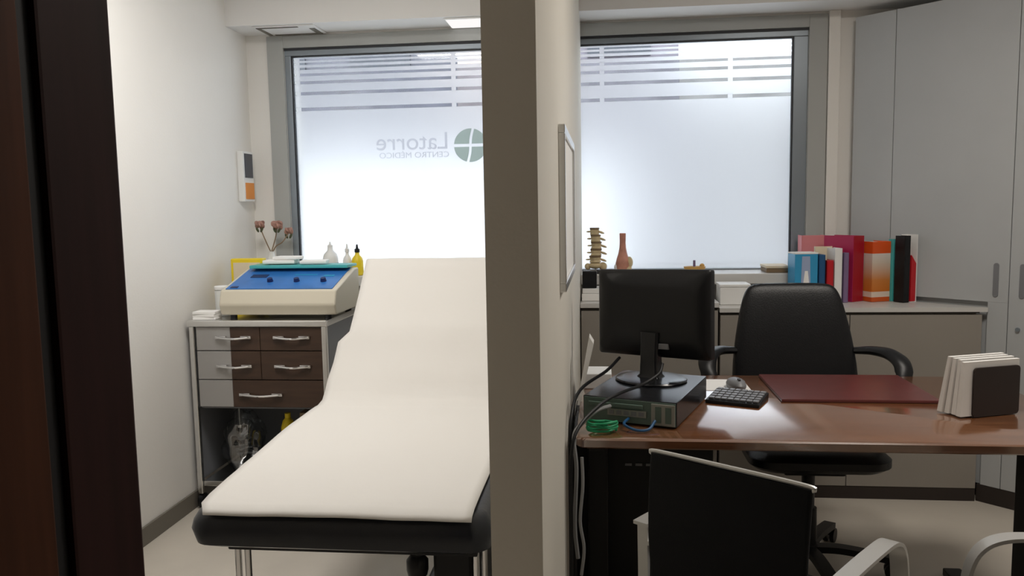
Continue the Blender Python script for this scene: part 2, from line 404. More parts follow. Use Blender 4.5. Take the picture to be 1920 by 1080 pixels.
# paper cover: sheet following the pads
def couch_paper():
    prof = []
    y = 1.79
    prof += [(1.792, CZ-.004), (1.805, CZ+.005), (1.84, CZ+.009)]
    yy = 1.9
    while yy < FY-.12: prof.append((yy, CZ+.009)); yy += .06
    prof += [(FY-.10, CZ+.008), (FY-.05, CZ+.016), (FY-.005, CZ+.040), (FY+.03, CZ+.072)]
    n = 12
    for i in range(1, n+1):
        t = .17+(1-.17)*i/n
        off = .012 + .010*math.exp(-((t-.47)/.06)**2)
        a = math.atan2(dz, dy); prof.append((FY+dy*t-math.sin(a)*off, FZ+dz*t+math.cos(a)*off))
    prof += [(HY+.014, HZ+.012), (HY+.036, HZ+.000), (HY+.062, HZ-.026)]
    bm = bmesh.new(); nx = 28; rows = []
    for i, (y, z) in enumerate(prof):
        row = []; s = i/len(prof)
        xl, xr = -1.035, -.306
        if z > CZ+.22: xl = -1.012
        if y < FY and z < CZ+.02: xl = -.992-.056*min(1, max(0, (y-1.80)/.75))+.030*max(0, 1-(y-1.79)/.06)
        if z > CZ+.03 and z < CZ+.22: xl = -1.052
        for k in range(nx+1):
            t = k/nx; x = xl+(xr-xl)*t
            wv = noise.noise(Vector((x*3.1, y*4+z*5, 1.3)))*.0045 + noise.noise(Vector((x*9, y*12+z*14, 4.7)))*.0026
            tt = min(1, max(0, (x+.92)/.25)); tt = tt*tt*(3-2*tt)
            if z < CZ+.10: zz_ = z - tt*.021*max(0, 1-abs(y-FY-.004)/.05)
            else: zz_ = z
            zz = zz_+.0015+max(-.001, wv)
            if k == 0 and y < FY and y > 1.83: zz -= .003
            row.append(bm.verts.new((x, y-max(0, wv)*.4, zz)))
        rows.append(row)
    for a, b in zip(rows[:-1], rows[1:]):
        for k in range(nx): bm.faces.new((a[k], a[k+1], b[k+1], b[k]))
    m = MB(); m.bm.free(); m.bm = bm; return m
cp = couch_paper().build('couch_paper', M['couchpaper'], None, smooth=True, auto=False)
md = cp.modifiers.new('s', 'SOLIDIFY'); md.thickness = .002; md.offset = 0
tag(cp, 'white paper sheet covering the treatment couch', 'couch paper')
fr = MB()
fr.box(CX0+.06, CX1-.05, 1.90, 2.90, .535, .572, bev=.004)
fr.box(CX0+.08, CX0+.12, 2.90, 3.30, .535, .572).box(CX1-.10, CX1-.06, 2.90, 3.30, .535, .572)
fr.build('frame', M['blk'], ct)
for x in (-.955, -.318):
    for y in (1.97, 3.10):
        if x < -.5:
            MB().cyl((x-.010, y, 0), (x-.010, y, .537), .009, n=14).cyl((x+.012, y+.01, 0), (x+.012, y+.01, .537), .009, n=14).build('leg', M['chrome'], ct, smooth=True)
        else:
            MB().cyl((x-.008, y, 0), (x-.008, y, .537), .008, n=14).cyl((x+.012, y+.01, 0), (x+.012, y+.01, .537), .008, n=14).build('leg', M['chrome'], ct, smooth=True)
ad = MB().cyl((-.50, 2.05, .47), (-.50, 2.05, .536), .011, n=14).build('adjusting_screw', M['chrome'], ct, smooth=True)
MB().lathe([(.006, .0), (.026, .004), (.030, .02), (.030, .045), (.018, .06)], (-.50, 2.05, .41), 16).build('knob', M['blk'], ad, smooth=True)
MB().box(-.46, -.352, 2.06, 2.75, .10, .534, bev=.01).build('lift_column', M['blk'], ct)
MB().box(-.62, -.34, 2.0, 2.9, .0, .10, bev=.01).build('base', M['blk'], ct)
MB().cyl((-.65, 2.93, .56), (-.65, 3.28, .93), .016, n=12).build('back_strut', M['satin'], ct, smooth=True)

# ------------------------------------------------------------------ trolley
TX0, TX1, TY0, TY1, TZ = -1.912, -1.245, 3.52, 3.965, .897
tr = thing('instrument_trolley', (-1.58, 3.74, 0), 'steel framed drawer trolley with brown fronts standing against the left wall', 'trolley')
MB().box(TX0, TX1+.005, TY0-.012, TY1, TZ-.030, TZ, bev=.006).build('top', M['satin'], tr)
for x in (TX0+.02, TX1-.014):
    for y in (TY0+.006, TY1-.02):
        lgm = MB().box(x-.012, x+.012, y-.012, y+.012, .07, TZ-.03, bev=.004).build('leg', M['satin'], tr)
        MB().cyl((x-.010, y+.01, .034), (x+.010, y+.01, .034), .034, n=18).build('castor', M['blk'], lgm, smooth=True)
bd = MB(); bx0, bx1 = TX0+.036, TX1-.002
bd.box(bx0, bx0+.006, TY0+.022, TY1-.035, .48, TZ-.031).box(bx1-.008, bx1, TY0+.022, TY1-.035, .48, TZ-.031).box(bx0+.006, bx1-.008, TY1-.042, TY1-.036, .12, TZ-.031).box(bx0+.006, bx1-.008, TY0+.022, TY1-.042, .478, .484)
bd.build('carcass', M['grip'], tr)
MB().box(TX0+.034, TX1-.028, TY0+.005, TY1-.036, .105, .13, bev=.003).build('shelf', M['satin'], tr)
MB().box(TX1-.010, TX1-.002, TY0+.022, TY1-.035, .13, .476).build('side_panel', M['grip'], tr)
MB().box(TX0+.008, TX0+.016, TY0+.022, TY1-.035, .13, .476).build('side_panel', M['grip'], tr)
def drawer(x0, x1, z0, z1, hx, hz, hw):
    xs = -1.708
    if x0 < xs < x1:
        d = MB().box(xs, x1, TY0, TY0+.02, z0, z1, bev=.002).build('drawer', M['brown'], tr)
        MB().box(x0, xs, TY0, TY0+.02, z0, z1, bev=.002).build('grey_strip', M['steel'], d)  # paler grey strip over the left end of the drawer front
    else:
        d = MB().box(x0, x1, TY0, TY0+.02, z0, z1, bev=.002).build('drawer', M['brown'], tr)
    h = MB()
    pts = [(hx-hw/2, TY0-.004, hz), (hx-hw/2+.008, TY0-.014, hz), (hx-hw*.18, TY0-.020, hz-.004), (hx, TY0-.024, hz-.005), (hx+hw*.18, TY0-.020, hz-.004), (hx+hw/2-.008, TY0-.014, hz), (hx+hw/2, TY0-.004, hz)]
    h.tube(pts, .006, 8)
    h.box(hx-hw/2-.004, hx-hw/2+.048, TY0-.016, TY0-.0005, hz-.007, hz+.007, bev=.003).box(hx+hw/2-.048, hx+hw/2+.004, TY0-.016, TY0-.0005, hz-.007, hz+.007, bev=.003)
    h.build('handle', M['chrome'], d, smooth=True)
dx0, dx1, dm = -1.872, -1.252, -1.565
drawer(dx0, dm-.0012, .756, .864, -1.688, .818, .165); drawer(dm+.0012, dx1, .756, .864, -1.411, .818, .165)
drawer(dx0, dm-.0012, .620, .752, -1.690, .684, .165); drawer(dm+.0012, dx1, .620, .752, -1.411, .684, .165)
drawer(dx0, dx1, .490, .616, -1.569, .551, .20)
# things on the trolley's lower shelf
bg = MB(); bmv = bmesh.ops.create_icosphere(bg.bm, subdivisions=4, radius=1)['verts']
for v_ in bmv:
    n_ = noise.noise(v_.co*2.3)*.25 + noise.noise(v_.co*6)*.10
    q = v_.co*(1+n_); v_.co = Vector((-1.742+q.x*.095, 3.68+q.y*.10, .280+max(-.92, q.z)*.15))
tag(bg.build('plastic_bag', M['clearbag'], smooth=True, auto=False), 'clear crumpled plastic bag of bits on the trolley shelf', 'bag')
def coil(c, r, n, h, rad, m, name, label, cat, wob=.012, group=None):
    pts = []
    for i in range(n*12+1):
        a = 2*PI*i/12; k = i/(n*12)
        pts.append((c[0]+(r+wob*math.sin(i*1.7))*math.cos(a), c[1]+(r*.8+wob*math.cos(i*2.1))*math.sin(a), c[2]+rad+h*k+.004*math.sin(i*.9)))
    return tag(MB().tube(pts, rad, 6).build(name, m, smooth=True), label, cat, group)
coil((-1.742, 3.68, .20), .038, 4, .10, .005, M['gcable'], 'electrode_leads', 'tangled pale leads inside the clear plastic bag', 'cable')
yb = MB().lathe([(.028, 0), (.033, .006), (.033, .10), (.024, .13), (.012, .145)], (-1.505, 3.655, .2612), 20).build('yellow_bottle', M['yel'], smooth=True)
tag(yb, 'short yellow bottle on a black case under the trolley drawers', 'bottle')
MB().cyl((-1.505, 3.655, .4065), (-1.505, 3.655, .428), .014, n=16).build('cap', M['yel'], yb, smooth=True)
tag(MB().box(-1.425, -1.36, 3.60, 3.72, .131, .445, bev=.004).build('carton', M['brbox']), 'upright brown carton on the trolley shelf beside the yellow bottle', 'box')
tag(MB().box(-1.60, -1.44, 3.59, 3.85, .131, .260, bev=.004).build('dark_case', M['blk']), 'black case on the trolley shelf under the short yellow bottle', 'case')

# device
dv = thing('electrotherapy_unit', (-1.48, 3.7, TZ), 'beige electrotherapy unit with sloped blue control panel on the trolley', 'medical device')
DX0, DX1 = -1.760, -1.206
poly = [(3.548, .917), (3.530, .966), (3.552, 1.031), (3.845, 1.108), (3.905, 1.108), (3.905, .917)]
db = MB().prism(poly, 'x', DX0, DX1)
db.build('body', M['beige'], dv, bevel=.008, bseg=3)
def onslope(x0, x1, t0, t1, up, th, m, name, parent, bev=0.):
    a = math.atan2(1.108-1.031, 3.845-3.552); T = Matrix.Translation((0, 3.552, 1.031)) @ Matrix.Rotation(a, 4, 'X')
    return MB().box(x0, x1, t0, t1, up, up+th, bev=bev, T=T).build(name, m, parent)
bp = onslope(DX0+.022, DX1-.022, .012, .300, .0002, .004, M['blue'], 'control_panel', dv)
for x in (-1.56, -1.43, -1.30):
    T = Matrix.Translation((x, 3.552+.11, 1.031+.11*.263))
    MB().cyl((x, 3.655, 1.061), (x, 3.649, 1.078), .015, .012, n=16).build('knob', M['navy'], bp, smooth=True)
onslope(-1.68, -1.60, .16, .20, .0045, .002, M['navy'], 'display', bp); onslope(-1.72, -1.685, .02, .04, .0045, .002, M['navy'], 'button', bp); onslope(-1.32, -1.27, .17, .19, .0045, .002, M['lblue'], 'button', bp)
onslope(-1.47, -1.36, .19, .20, .0045, .0015, M['lblue'], 'button', bp)
for x in (DX0+.05, DX1-.05):
    for y in (3.575, 3.87): MB().cyl((x, y, TZ), (x, y, .918), .016, n=14).build('foot', M['blk'], dv, smooth=True)
# teal bag with packets on device
tb = MB(); tb.box(-1.715, -1.222, 3.775, 3.93, 1.1136, 1.130, bev=.004)
for v_ in tb.bm.verts:
    if v_.co.z > 1.125: v_.co.z += noise.noise(v_.co*9)*.006
tag(tb.build('teal_pouch', M['teal'], smooth=True), 'flat teal plastic pouch lying on top of the beige unit', 'pouch')
for x0, x1, y0, y1, z0, h, a, lb in ((-1.66, -1.50, 3.80, 3.89, 1.1345, .018, 4, 'white gauze packet at the bottom left on the teal pouch'), (-1.61, -1.48, 3.81, 3.89, 1.1535, .016, -5, 'white gauze packet lying on another packet above the teal pouch'), (-1.47, -1.34, 3.79, 3.88, 1.1345, .016, 8, 'white gauze packet at the right on the teal pouch')):
    T = Matrix.Translation(((x0+x1)/2, (y0+y1)/2, z0)) @ Matrix.Rotation(R(a), 4, 'Z')
    tag(MB().box(-(x1-x0)/2, (x1-x0)/2, -(y1-y0)/2, (y1-y0)/2, 0, h, bev=.006, T=T).build('gauze_packet', M['paper'], smooth=True), lb, 'packet', 'gauze packets on the teal pouch')
# yellow container, jar, paper stack
yc = tag(MB().box(-1.875, -1.705, 3.912, 3.96, TZ+.001, 1.155, bev=.006).build('sharps_container', M['yel']), 'yellow sharps container with cream label behind the beige unit', 'container')
MB().box(-1.86, -1.72, 3.909, 3.9115, 1.04, 1.135).build('label_panel', M['cream'], yc)
jr = tag(MB().lathe([(.030, 0), (.034, .004), (.035, .12), (.032, .126)], (-1.805, 3.665, TZ+.001), 24).build('plastic_jar', M['jar'], smooth=True), 'pale translucent plastic jar beside the beige unit by the wall', 'jar')
MB().lathe([(.036, 0), (.037, .003), (.037, .014), (.033, .017)], (-1.805, 3.665, TZ+.128), 24).build('lid', M['white'], jr, smooth=True)
for i in range(3):
    T = Matrix.Translation((-1.835, 3.565, TZ+.0008+i*.0125)) @ Matrix.Rotation(R((3, -4, 2)[i]), 4, 'Z')
    tag(MB().box(-.054, .054, -.038, .038, 0, .012, bev=.002, T=T).build('paper_pad', M['paper']),
        ('white paper pad at the bottom of the small stack on the trolley corner', 'white paper pad in the middle of the small stack on the trolley corner', 'topmost white paper pad on the trolley corner by the wall')[i], 'paper pad', 'paper pads on the trolley corner')
# ledge items, left window
LZ = WZ0+.001
def bottle(name, x, y, r, h, m, label, capm, caph, capr, z=LZ):
    b = MB().lathe([(r*.9, 0), (r, .006), (r, h*.55), (r*.85, h*.68), (r*.4, h*.80), (r*.34, h*.90)], (x, y, z), 24).build(name, m, smooth=True)
    tag(b, label, 'bottle')
    MB().lathe([(capr, 0), (capr, caph*.4), (capr*.5, caph*.5), (capr*.3, caph)], (x, y, z+h*.90+.0005), 16).build('cap', capm, b, smooth=True); return b
wb = bottle('white_bottle', -1.455, 4.215, .041, .165, M['white'], 'wide white bottle with narrow neck on the left window ledge', M['white'], .030, .014)
MB().lathe([(.0418, 0), (.0418, .012)], (-1.455, 4.215, LZ+.055), 24).build('label_band', M['gcable'], wb, smooth=True)
bottle('squeeze_bottle', -1.362, 4.215, .024, .135, M['white'], 'slim white squeeze bottle between the wide white and yellow bottles', M['white'], .045, .012)
bottle('yellow_bottle', -1.302, 4.20, .031, .135, M['yel'], 'yellow bottle with pointed black cap on the left window ledge', M['blk'], .042, .014)
vs = tag(MB().lathe([(.025, 0), (.030, .004), (.032, .05), (.020, .10), (.016, .125), (.018, .13)], (-1.785, 4.215, LZ), 20).build('flower_vase', M['white'], smooth=True), 'slim vase holding dried flowers in the left window corner', 'vase')
def flower(bx, top, bloom, n, lab):
    f = thing('dried_flower', (bx, 4.215, LZ+.13), lab, 'flower', 0, 'dried flowers in the window corner')
    tx, ty, tz = top
    MB().tube([(bx, 4.215, LZ+.1315), (bx+(tx-bx)*.25, 4.213, LZ+.16), (bx+(tx-bx)*.7, 4.207, tz-.06), (tx, ty, tz-.012)], .0032, 6).build('stem', M['stem'], f, smooth=True)
    p = MB()
    for i in range(n):
        a = 2*PI*i/n*1.0+i*.3; e = .25+.5*((i*37) % 10)/10; rad = bloom*.62
        T = Matrix.Rotation(a, 4, 'Z') @ Matrix.Rotation(e, 4, 'X')
        c = Vector((tx, ty, tz)) + Vector((math.cos(a)*rad*.6, math.sin(a)*rad*.6, (e-.5)*rad*1.4))
        p.ball(c, bloom*.5, (.75, .35, .9), 5, T)
    p.ball((tx, ty, tz), bloom*.5, (1, 1, 1), 6)
    p.build('bloom', M['deadfl'], f, smooth=True)
    l = MB()
    for s_ in (-1, 1): l.ball((tx+s_*.012, ty-.004, tz-.03), .014, (.5, .3, 1.1), 5, Matrix.Rotation(s_*.5, 4, 'Y'))
    l.build('leaf', M['leaf'], f, smooth=True)
flower(-1.789, (-1.837, 4.20, 1.322), .038, 9, 'dried pink flower on the left of the vase, nearest the wall')
flower(-1.783, (-1.738, 4.195, 1.318), .044, 11, 'larger dried pink flower on the right of the vase')
flower(-1.776, (-1.690, 4.235, 1.285), .034, 8, 'small dried flower low at the far right of the vase')

# ------------------------------------------------------------------ picture frame on the partition
pf = thing('picture_frame', (XP1, 2.4, 1.39), 'white sheet in a grey frame hung on the partition', 'picture frame')
fy0, fy1, fz0, fz1 = 2.045, 2.75, 1.178, 1.60
MB().box(XP1, XP1+.017, fy0, fy1, fz0, fz0+.022, bev=.002).box(XP1, XP1+.017, fy0, fy1, fz1-.022, fz1, bev=.002).box(XP1, XP1+.017, fy0, fy0+.022, fz0+.022, fz1-.022, bev=.002).box(XP1, XP1+.017, fy1-.022, fy1, fz0+.022, fz1-.022, bev=.002).build('frame', M['satin'], pf)
MB().box(XP1, XP1+.010, fy0+.022, fy1-.022, fz0+.022, fz1-.022).build('sheet', M['paper'], pf)

# ------------------------------------------------------------------ tall corner cabinet (set diagonally)
tc_ = thing('tall_cabinet', (1.722, 3.838, 0), 'tall grey storage cabinet set diagonally across the right corner', 'cabinet', R(-45))
TH = 2.302
MB().prism([(-.655, .021), (.99, .021), (.99, .42), (-.29, .40), (-.655, .048)], 'z', .08, TH).build('carcass', M['cab'], tc_, world=False)
MB().box(-.012, .98, .0, .40, 0, .08).build('plinth', M['plinth'], tc_, world=False)
def tdoor(a, b):
    return MB().box(a+.0015, b-.0015, 0, .020, .082, TH-.003, bev=.0015).build('door', M['cab'], tc_, world=False)
MB().box(-.655, -.4515, 0, .020, .93, TH-.003, bev=.0015).build('filler_panel', M['cab'], tc_, world=False)
d1 = MB().box(-.4485, .0865, 0, .020, .93, TH-.003, bev=.0015).box(.004, .0865, 0, .020, .082, .9299, bev=.0015).build('door', M['cab'], tc_, world=False)
d2 = tdoor(.088, .60); d3 = tdoor(.60, .99)
def grip(s, parent):
    m = MB().loft([[(x+s, -.0035, z+1.030) for x, z in rr(0, 0, .020, .150, .0098, 6)], [(x+s, -.0002, z+1.030) for x, z in rr(0, 0, .024, .154, .0115, 6)]])
    m.build('finger_pull', M['grip'], parent, world=False, smooth=True)
grip(.034, d1); grip(.140, d2)
MB().cyl((.132, -.010, .818), (.132, -.0003, .818), .009, n=16).build('lock', M['alu'], d2, world=False, smooth=True)

# ------------------------------------------------------------------ low cupboards
lc = thing('low_cupboard', (1.0, 3.9, 0), 'low grey cupboard under the right window meeting the tall cabinet', 'cupboard')
CY = 3.834
MB().prism([(.545, CY+.020), (1.685, CY+.020), (1.42, 4.115), (.545, 4.115)], 'z', .06, .878).build('carcass', M['low'], lc)
MB().prism([(.545, CY+.004), (1.705, CY+.004), (1.45, 4.115), (.545, 4.115)], 'z', 0, .06).build('plinth', M['plinth'], lc)
MB().prism([(.542, CY-.012), (1.722, CY-.012), (1.715, CY), (1.43, 4.118), (.542, 4.118)], 'z', .886, .906).build('worktop', M['top'], lc)
MB().prism([(.545, CY+.006), (1.695, CY+.006), (1.43, 4.115), (.545, 4.115)], 'z', .878, .8859).build('shadow_gap', M['plinth'], lc)
for a, b in ((.547, 1.128), (1.131, 1.704)):
    MB().box(a, b, CY, CY+.0195, .062, .872, bev=.002).build('door', M['low'], lc)
l2 = thing('low_cupboard', (.2, 3.9, 0), 'low grey cupboard behind the monitor with a pale worktop', 'cupboard')
MB().box(XP1+.004, .538, CY+.020, 4.115, .06, .900).build('carcass', M['low'], l2)
MB().box(XP1+.004, .538, CY+.004, 4.115, 0, .06).build('plinth', M['plinth'], l2)
MB().box(XP1+.002, .540, CY-.012, 4.118, .909, .932, bev=.002).build('worktop', M['top'], l2)
MB().box(XP1+.004, .538, CY+.006, 4.115, .900, .9089).build('shadow_gap', M['plinth'], l2)
for a, b in ((XP1+.006, .215), (.218, .536)): MB().box(a, b, CY, CY+.0195, .062, .894, bev=.002).build('door', M['low'], l2)

# things on the cupboards and the ledge
wst = tag(MB().box(-.100, .06, 3.90, 4.06, .933, .966, bev=.003).build('paper_box', M['paper']), 'flat white box under the black case beside the partition', 'box')
tag(MB().box(-.098, .055, 3.93, 4.07, .967, .990, bev=.003).build('paper_box', M['white']), 'second flat white box directly beneath the black case', 'box')
tag(MB().box(-.098, -.028, 3.945, 4.03, .991, 1.075, bev=.005).build('black_case', M['blk']), 'small black case standing on white boxes beside the partition', 'case')
# spine model
sp = thing('spine_model', (-.035, 4.20, LZ), 'cream model of a lumbar spine standing on the right window ledge', 'anatomical model')
MB().lathe([(.045, 0), (.048, .004), (.046, .014), (.02, .018)], (-.035, 4.21, LZ), 24).build('base', M['blk'], sp, smooth=True)
MB().cyl((-.035, 4.21, LZ+.018), (-.035, 4.21, LZ+.215), .0045, n=10).build('rod', M['chrome'], sp, smooth=True)
for i in range(5):
    z = LZ+.055+i*.036; sc = 1-.05*i; xo = -.037+.006*math.sin(i*.9)
    b = MB().lathe([(.026*sc, 0), (.029*sc, .003), (.024*sc, .013), (.029*sc, .024), (.026*sc, .027)], (xo, 4.205, z), 20, 1.05, .85)
    b.ball((xo+.040*sc, 4.212, z+.012), .014, (1.4, .7, .45), 6, Matrix.Rotation(R(20), 4, 'Y'))
    b.ball((xo-.036*sc, 4.215, z+.015), .009, (1.6, .6, .5), 6)
    b.ball((xo+.016, 4.238, z+.008), .011, (.7, 1.4, .8), 6)
    v1 = b.build('vertebra', M['bone'], sp, smooth=True)
    MB().lathe([(.0285*sc, 0), (.030*sc, .004), (.0285*sc, .0085)], (xo, 4.205, z+.0272), 18, 1.05, .85).build('disc', M['brbox'], v1, smooth=True)
pv = MB(); pv.ball((-.037, 4.205, LZ+.040), .024, (1.5, .9, .75), 8).ball((.002, 4.21, LZ+.035), .018, (1.2, .8, 1.2), 8).ball((-.076, 4.21, LZ+.034), .016, (1.0, .8, 1.1), 8)
pv.build('sacrum', M['bone'], sp, smooth=True)
# knee joint model
kn = thing('knee_model', (.108, 4.20, LZ), 'pink and cream model of a knee joint on the right window ledge', 'anatomical model')
MB().lathe([(.042, 0), (.045, .004), (.043, .010)], (.108, 4.20, LZ), 24).build('base', M['white'], kn, smooth=True)
f_m = MB().lathe([(.030, .012), (.036, .03), (.037, .05), (.031, .075), (.023, .10), (.017, .13), (.0155, .16), (.0165, .203), (.014, .205)], (.104, 4.20, LZ), 24).build('femur', M['muscle'], kn, smooth=True)
k_ = MB(); k_.ball((.138, 4.195, LZ+.055), .020, (.9, .9, 1.5), 8).ball((.128, 4.19, LZ+.024), .020, (1.1, .9, .7), 8)
k_.build('condyle', M['bone'], kn, smooth=True)
MB().ball((.072, 4.195, LZ+.03), .014, (.9, .9, 1.3), 8).build('ligament', M['white'], kn, smooth=True)
# wooden ornament
wo = thing('wooden_ornament', (.468, 4.20, LZ), 'small amber wooden boat shaped ornament on the right window ledge', 'ornament')
MB().lathe([(.020, 0), (.040, .006), (.050, .018), (.053, .030), (.046, .031), (.036, .02), (.012, .012)], (.468, 4.20, LZ), 24, 1.05, .6).build('bowl', M['amber'], wo, smooth=True)
MB().cyl((.466, 4.20, LZ+.012), (.466, 4.20, LZ+.062), .007, .006, n=12).build('peg', M['purple'], wo, smooth=True)
MB().ball((.505, 4.20, LZ+.034), .013, (1, .7, .9), 6).build('bead', M['amber'], wo, smooth=True)
# white box and brown box
wbx = tag(MB().box(.560, .700, 3.94, 4.08, .907, .992, bev=.003).build('white_box', M['white']), 'white box on the low cupboard partly behind the chair back', 'box')
MB().box(.557, .703, 3.937, 4.083, .9925, 1.006, bev=.003).build('lid', M['white'], wbx)
bbx = tag(MB().box(.815, .925, 4.145, 4.30, LZ, LZ+.022, bev=.002).build('brown_box', M['brbox']), 'flat brown box on the ledge beside the blue books', 'box')
MB().box(.812, .928, 4.142, 4.303, LZ+.0222, LZ+.034, bev=.002).build('lid', M['cream'], bbx)

# books and files on the right end of the low cupboard
BZ = .907
def book(name, x, y, rz, w, d, h, cover, label, cat='book', pages=True, z=BZ, tilt=0., group='books and files on the low cupboard'):
    """spine along local +x at local y=0, depth along +y"""
    o = thing(name, (x, y, z), label, cat, rz, group)
    t = .0035
    c = MB().box(0, t, 0, d, 0, h).box(w-t, w, 0, d, 0, h).box(t, w-t, 0, t, 0, h)
    c.build('cover', cover, o, world=False, bevel=.0015)
    if pages: MB().box(t+.0003, w-t-.0003, t+.0003, d-.006, .004, h-.005).build('pages', M['paper'], o, world=False)
    return o
A = R(36)
# blue box set
bl = thing('blue_book', (.918, 4.00, BZ), 'light blue book with lilac and white panel, left end of the row', 'book', R(6), 'books and files on the low cupboard')
MB().box(0, .110, 0, .10, 0, .236, bev=.002).build('cover', M['lblue'], bl, world=False)
MB().prism([(.028, 0), (.078, 0), (.072, .225), (.034, .225)], 'y', -.0012, -.0002).build('panel', M['lilac'], bl, world=False)
MB().prism([(.030, .0), (.080, .0), (.062, .155), (.048, .155)], 'y', -.0022, -.0013).build('white_panel', M['paper'], bl, world=False)
MB().box(-.001, .111, -.001, .101, .2362, .2425).build('white_top', M['paper'], bl, world=False)
book('dark_blue_book', 1.032, 4.006, R(6), .030, .10, .232, M['dblue'], 'dark blue book beside the light blue book')
book('red_book', 1.068, 4.000, R(4), .030, .085, .205, M['red'], 'small red paperback beside the dark blue book')
book('cream_book', 1.035, 4.098, R(0), .082, .022, .267, M['cream'], 'cream book standing behind the small red paperback')
book('pink_book', 1.003, 4.238, R(0), .115, .08, .315-.135, M['pink'], 'pink striped book standing behind the cream book', z=LZ)
book('white_binder', 1.104, 4.005, R(8), .036, .10, .262, M['white'], 'narrow white binder with dark top beside the crimson magazine file', 'binder')
book('purple_book', 1.149, 4.012, R(14), .024, .045, .240, M['purple'], 'purple grey book squeezed against the crimson magazine file')
# crimson magazine file: side profile with curved cut
mf = thing('magazine_file', (1.196, 4.035, BZ), 'crimson and magenta magazine file with curved cut in its side', 'magazine file', A, 'books and files on the low cupboard')
HF = .318; DF = .17
cut = [(0, 0), (0, HF), (DF, HF), (DF, HF-.062)] + [(DF-.02-(DF-.045)*math.sin(R(a)), HF-.062-.15*(1-math.cos(R(a)))) for a in range(0, 91, 10)] + [(.025, 0)]
MB().prism(cut, 'x', 0, .003).prism(cut, 'x', .075, .078).build('side_panel', M['mag'], mf, world=False)
MB().box(.003, .075, 0, .003, 0, HF).box(.003, .075, .003, .04, 0, .003).build('spine', M['crim'], mf, world=False)
MB().box(.004, .074, .004, DF-.01, .004, HF-.01).build('papers', M['crim'], mf, world=False)
book('orange_binder', 1.284, 4.03, R(22), .104, .12, .290, M['fade'], 'orange binder spine fading to white with pale label', 'binder')
book('teal_book', 1.386, 4.057, R(24), .016, .03, .300, M['teal'], 'thin white and teal book right of the orange binder')
book('black_binder', 1.418, 3.995, R(30), .038, .055, .318, M['blk'], 'slim black binder right of the orange binder', 'binder')
wf = thing('white_file', (1.457, 4.018, BZ), 'white magazine file with red booklet at the right end of the row', 'magazine file', R(30), 'books and files on the low cupboard')
MB().box(.037, .040, 0, .06, 0, .322).box(0, .037, .0575, .06, 0, .322).box(0, .037, .0, .0575, 0, .003).build('file_shell', M['paper'], wf, world=False)
MB().prism([(.002, .004), (.033, .004), (.033, .185), (.002, .225)], 'y', 0, .055).build('red_booklet', M['red'], wf, world=False)

# ------------------------------------------------------------------ desk
dk = thing('office_desk', (.6, 2.65, 0), 'brown wooden office desk with black legs', 'desk')
DZ = .74; DYa, DYb = 2.238, 3.112; Dx0, Dx1 = -.078, 1.40
ring = []
tp = MB()
for z, ins in ((DZ-.028, .004), (DZ-.024, .0), (DZ-.004, .0), (DZ, .004)):
    ring.append([(x, y, z) for x, y in rr((Dx0+Dx1)/2, (DYa+DYb)/2, Dx1-Dx0-2*ins, DYb-DYa-2*ins, .030, 6)])
tp.loft(ring).build('desktop', M['desk'], dk, smooth=True)
for x, ye in ((-.050, 2.612), (1.252, 3.05)):
    MB().box(x, x+.064, 2.47, 2.56, .03, DZ-.029, bev=.006).box(x, x+.064, 2.30, ye, 0, .03, bev=.006).box(x+.008, x+.056, 2.32, ye-.01, DZ-.062, DZ-.029, bev=.004).build('leg', M['blk'], dk)
MB().box(.015, 1.25, 2.50, 2.525, DZ-.060, DZ-.0285).build('cross_beam', M['blk'], dk)
# pedestal
pd = thing('drawer_pedestal', (.19, 2.75, 0), 'black drawer pedestal under the left end of the desk', 'cabinet')
MB().box(-.100, .355, 2.62, 3.02, .04, .660, bev=.004).build('carcass', M['blk'], pd)
for k in range(3): MB().box(.070+k*.034, .092+k*.034, 2.6165, 2.6195, .540, .548).build('slot', M['grip'], pd)
for k in range(3): MB().box(-.097, .352, 3.0205, 3.035, .05+k*.2, .24+k*.2, bev=.003).build('drawer', M['blk'], pd)
# desk pad
tag(MB().box(.583, 1.083, 2.688, 3.085, DZ+.0006, DZ+.011, bev=.003).build('desk_pad', M['padred']), 'dark red leather desk pad in front of the office chair', 'desk pad')
# PC
PA = math.atan2(.135, .39)
pc = thing('desktop_computer', (.212, 2.345, DZ), 'flat black desktop computer lying under the monitor', 'computer', -PA)
W_, D_, H_ = .290, .408, .078
MB().box(-W_, 0, .003, D_, .004, H_, bev=.003).build('case', M['blkg'], pc, world=False)
bk = MB().box(-W_+.004, -.003, -.001, .0028, .006, H_-.003).build('back_plate', M['pcgreen'], pc, world=False)
MB().box(-.075, -.004, -.006, -.0012, .008, H_-.006, bev=.002).build('card_bracket', M['pcgrey'], bk, world=False)
for k in range(2): MB().box(-.062+k*.030, -.044+k*.030, -.0072, -.0062, .016, H_-.014).build('slot', M['pcgreen'], bk, world=False)
MB().box(-.21, -.09, -.004, -.0012, .026, .046).build('port_panel', M['pcgrey'], bk, world=False)
for k in range(5): MB().box(-.205+k*.023, -.190+k*.023, -.0052, -.0042, .030, .042).build('port', M['grip'], bk, world=False)
MB().box(-.27, -.10, -.010, -.0012, .052, .064, bev=.002).build('upper_rail', M['pcgreen'], bk, world=False)
for x in (-W_+.03, -.03):
    for y in (.03, D_-.03): MB().cyl((x, y, 0), (x, y, .0042), .012, n=12).build('foot', M['blk'], pc, world=False)
PZ = DZ+H_
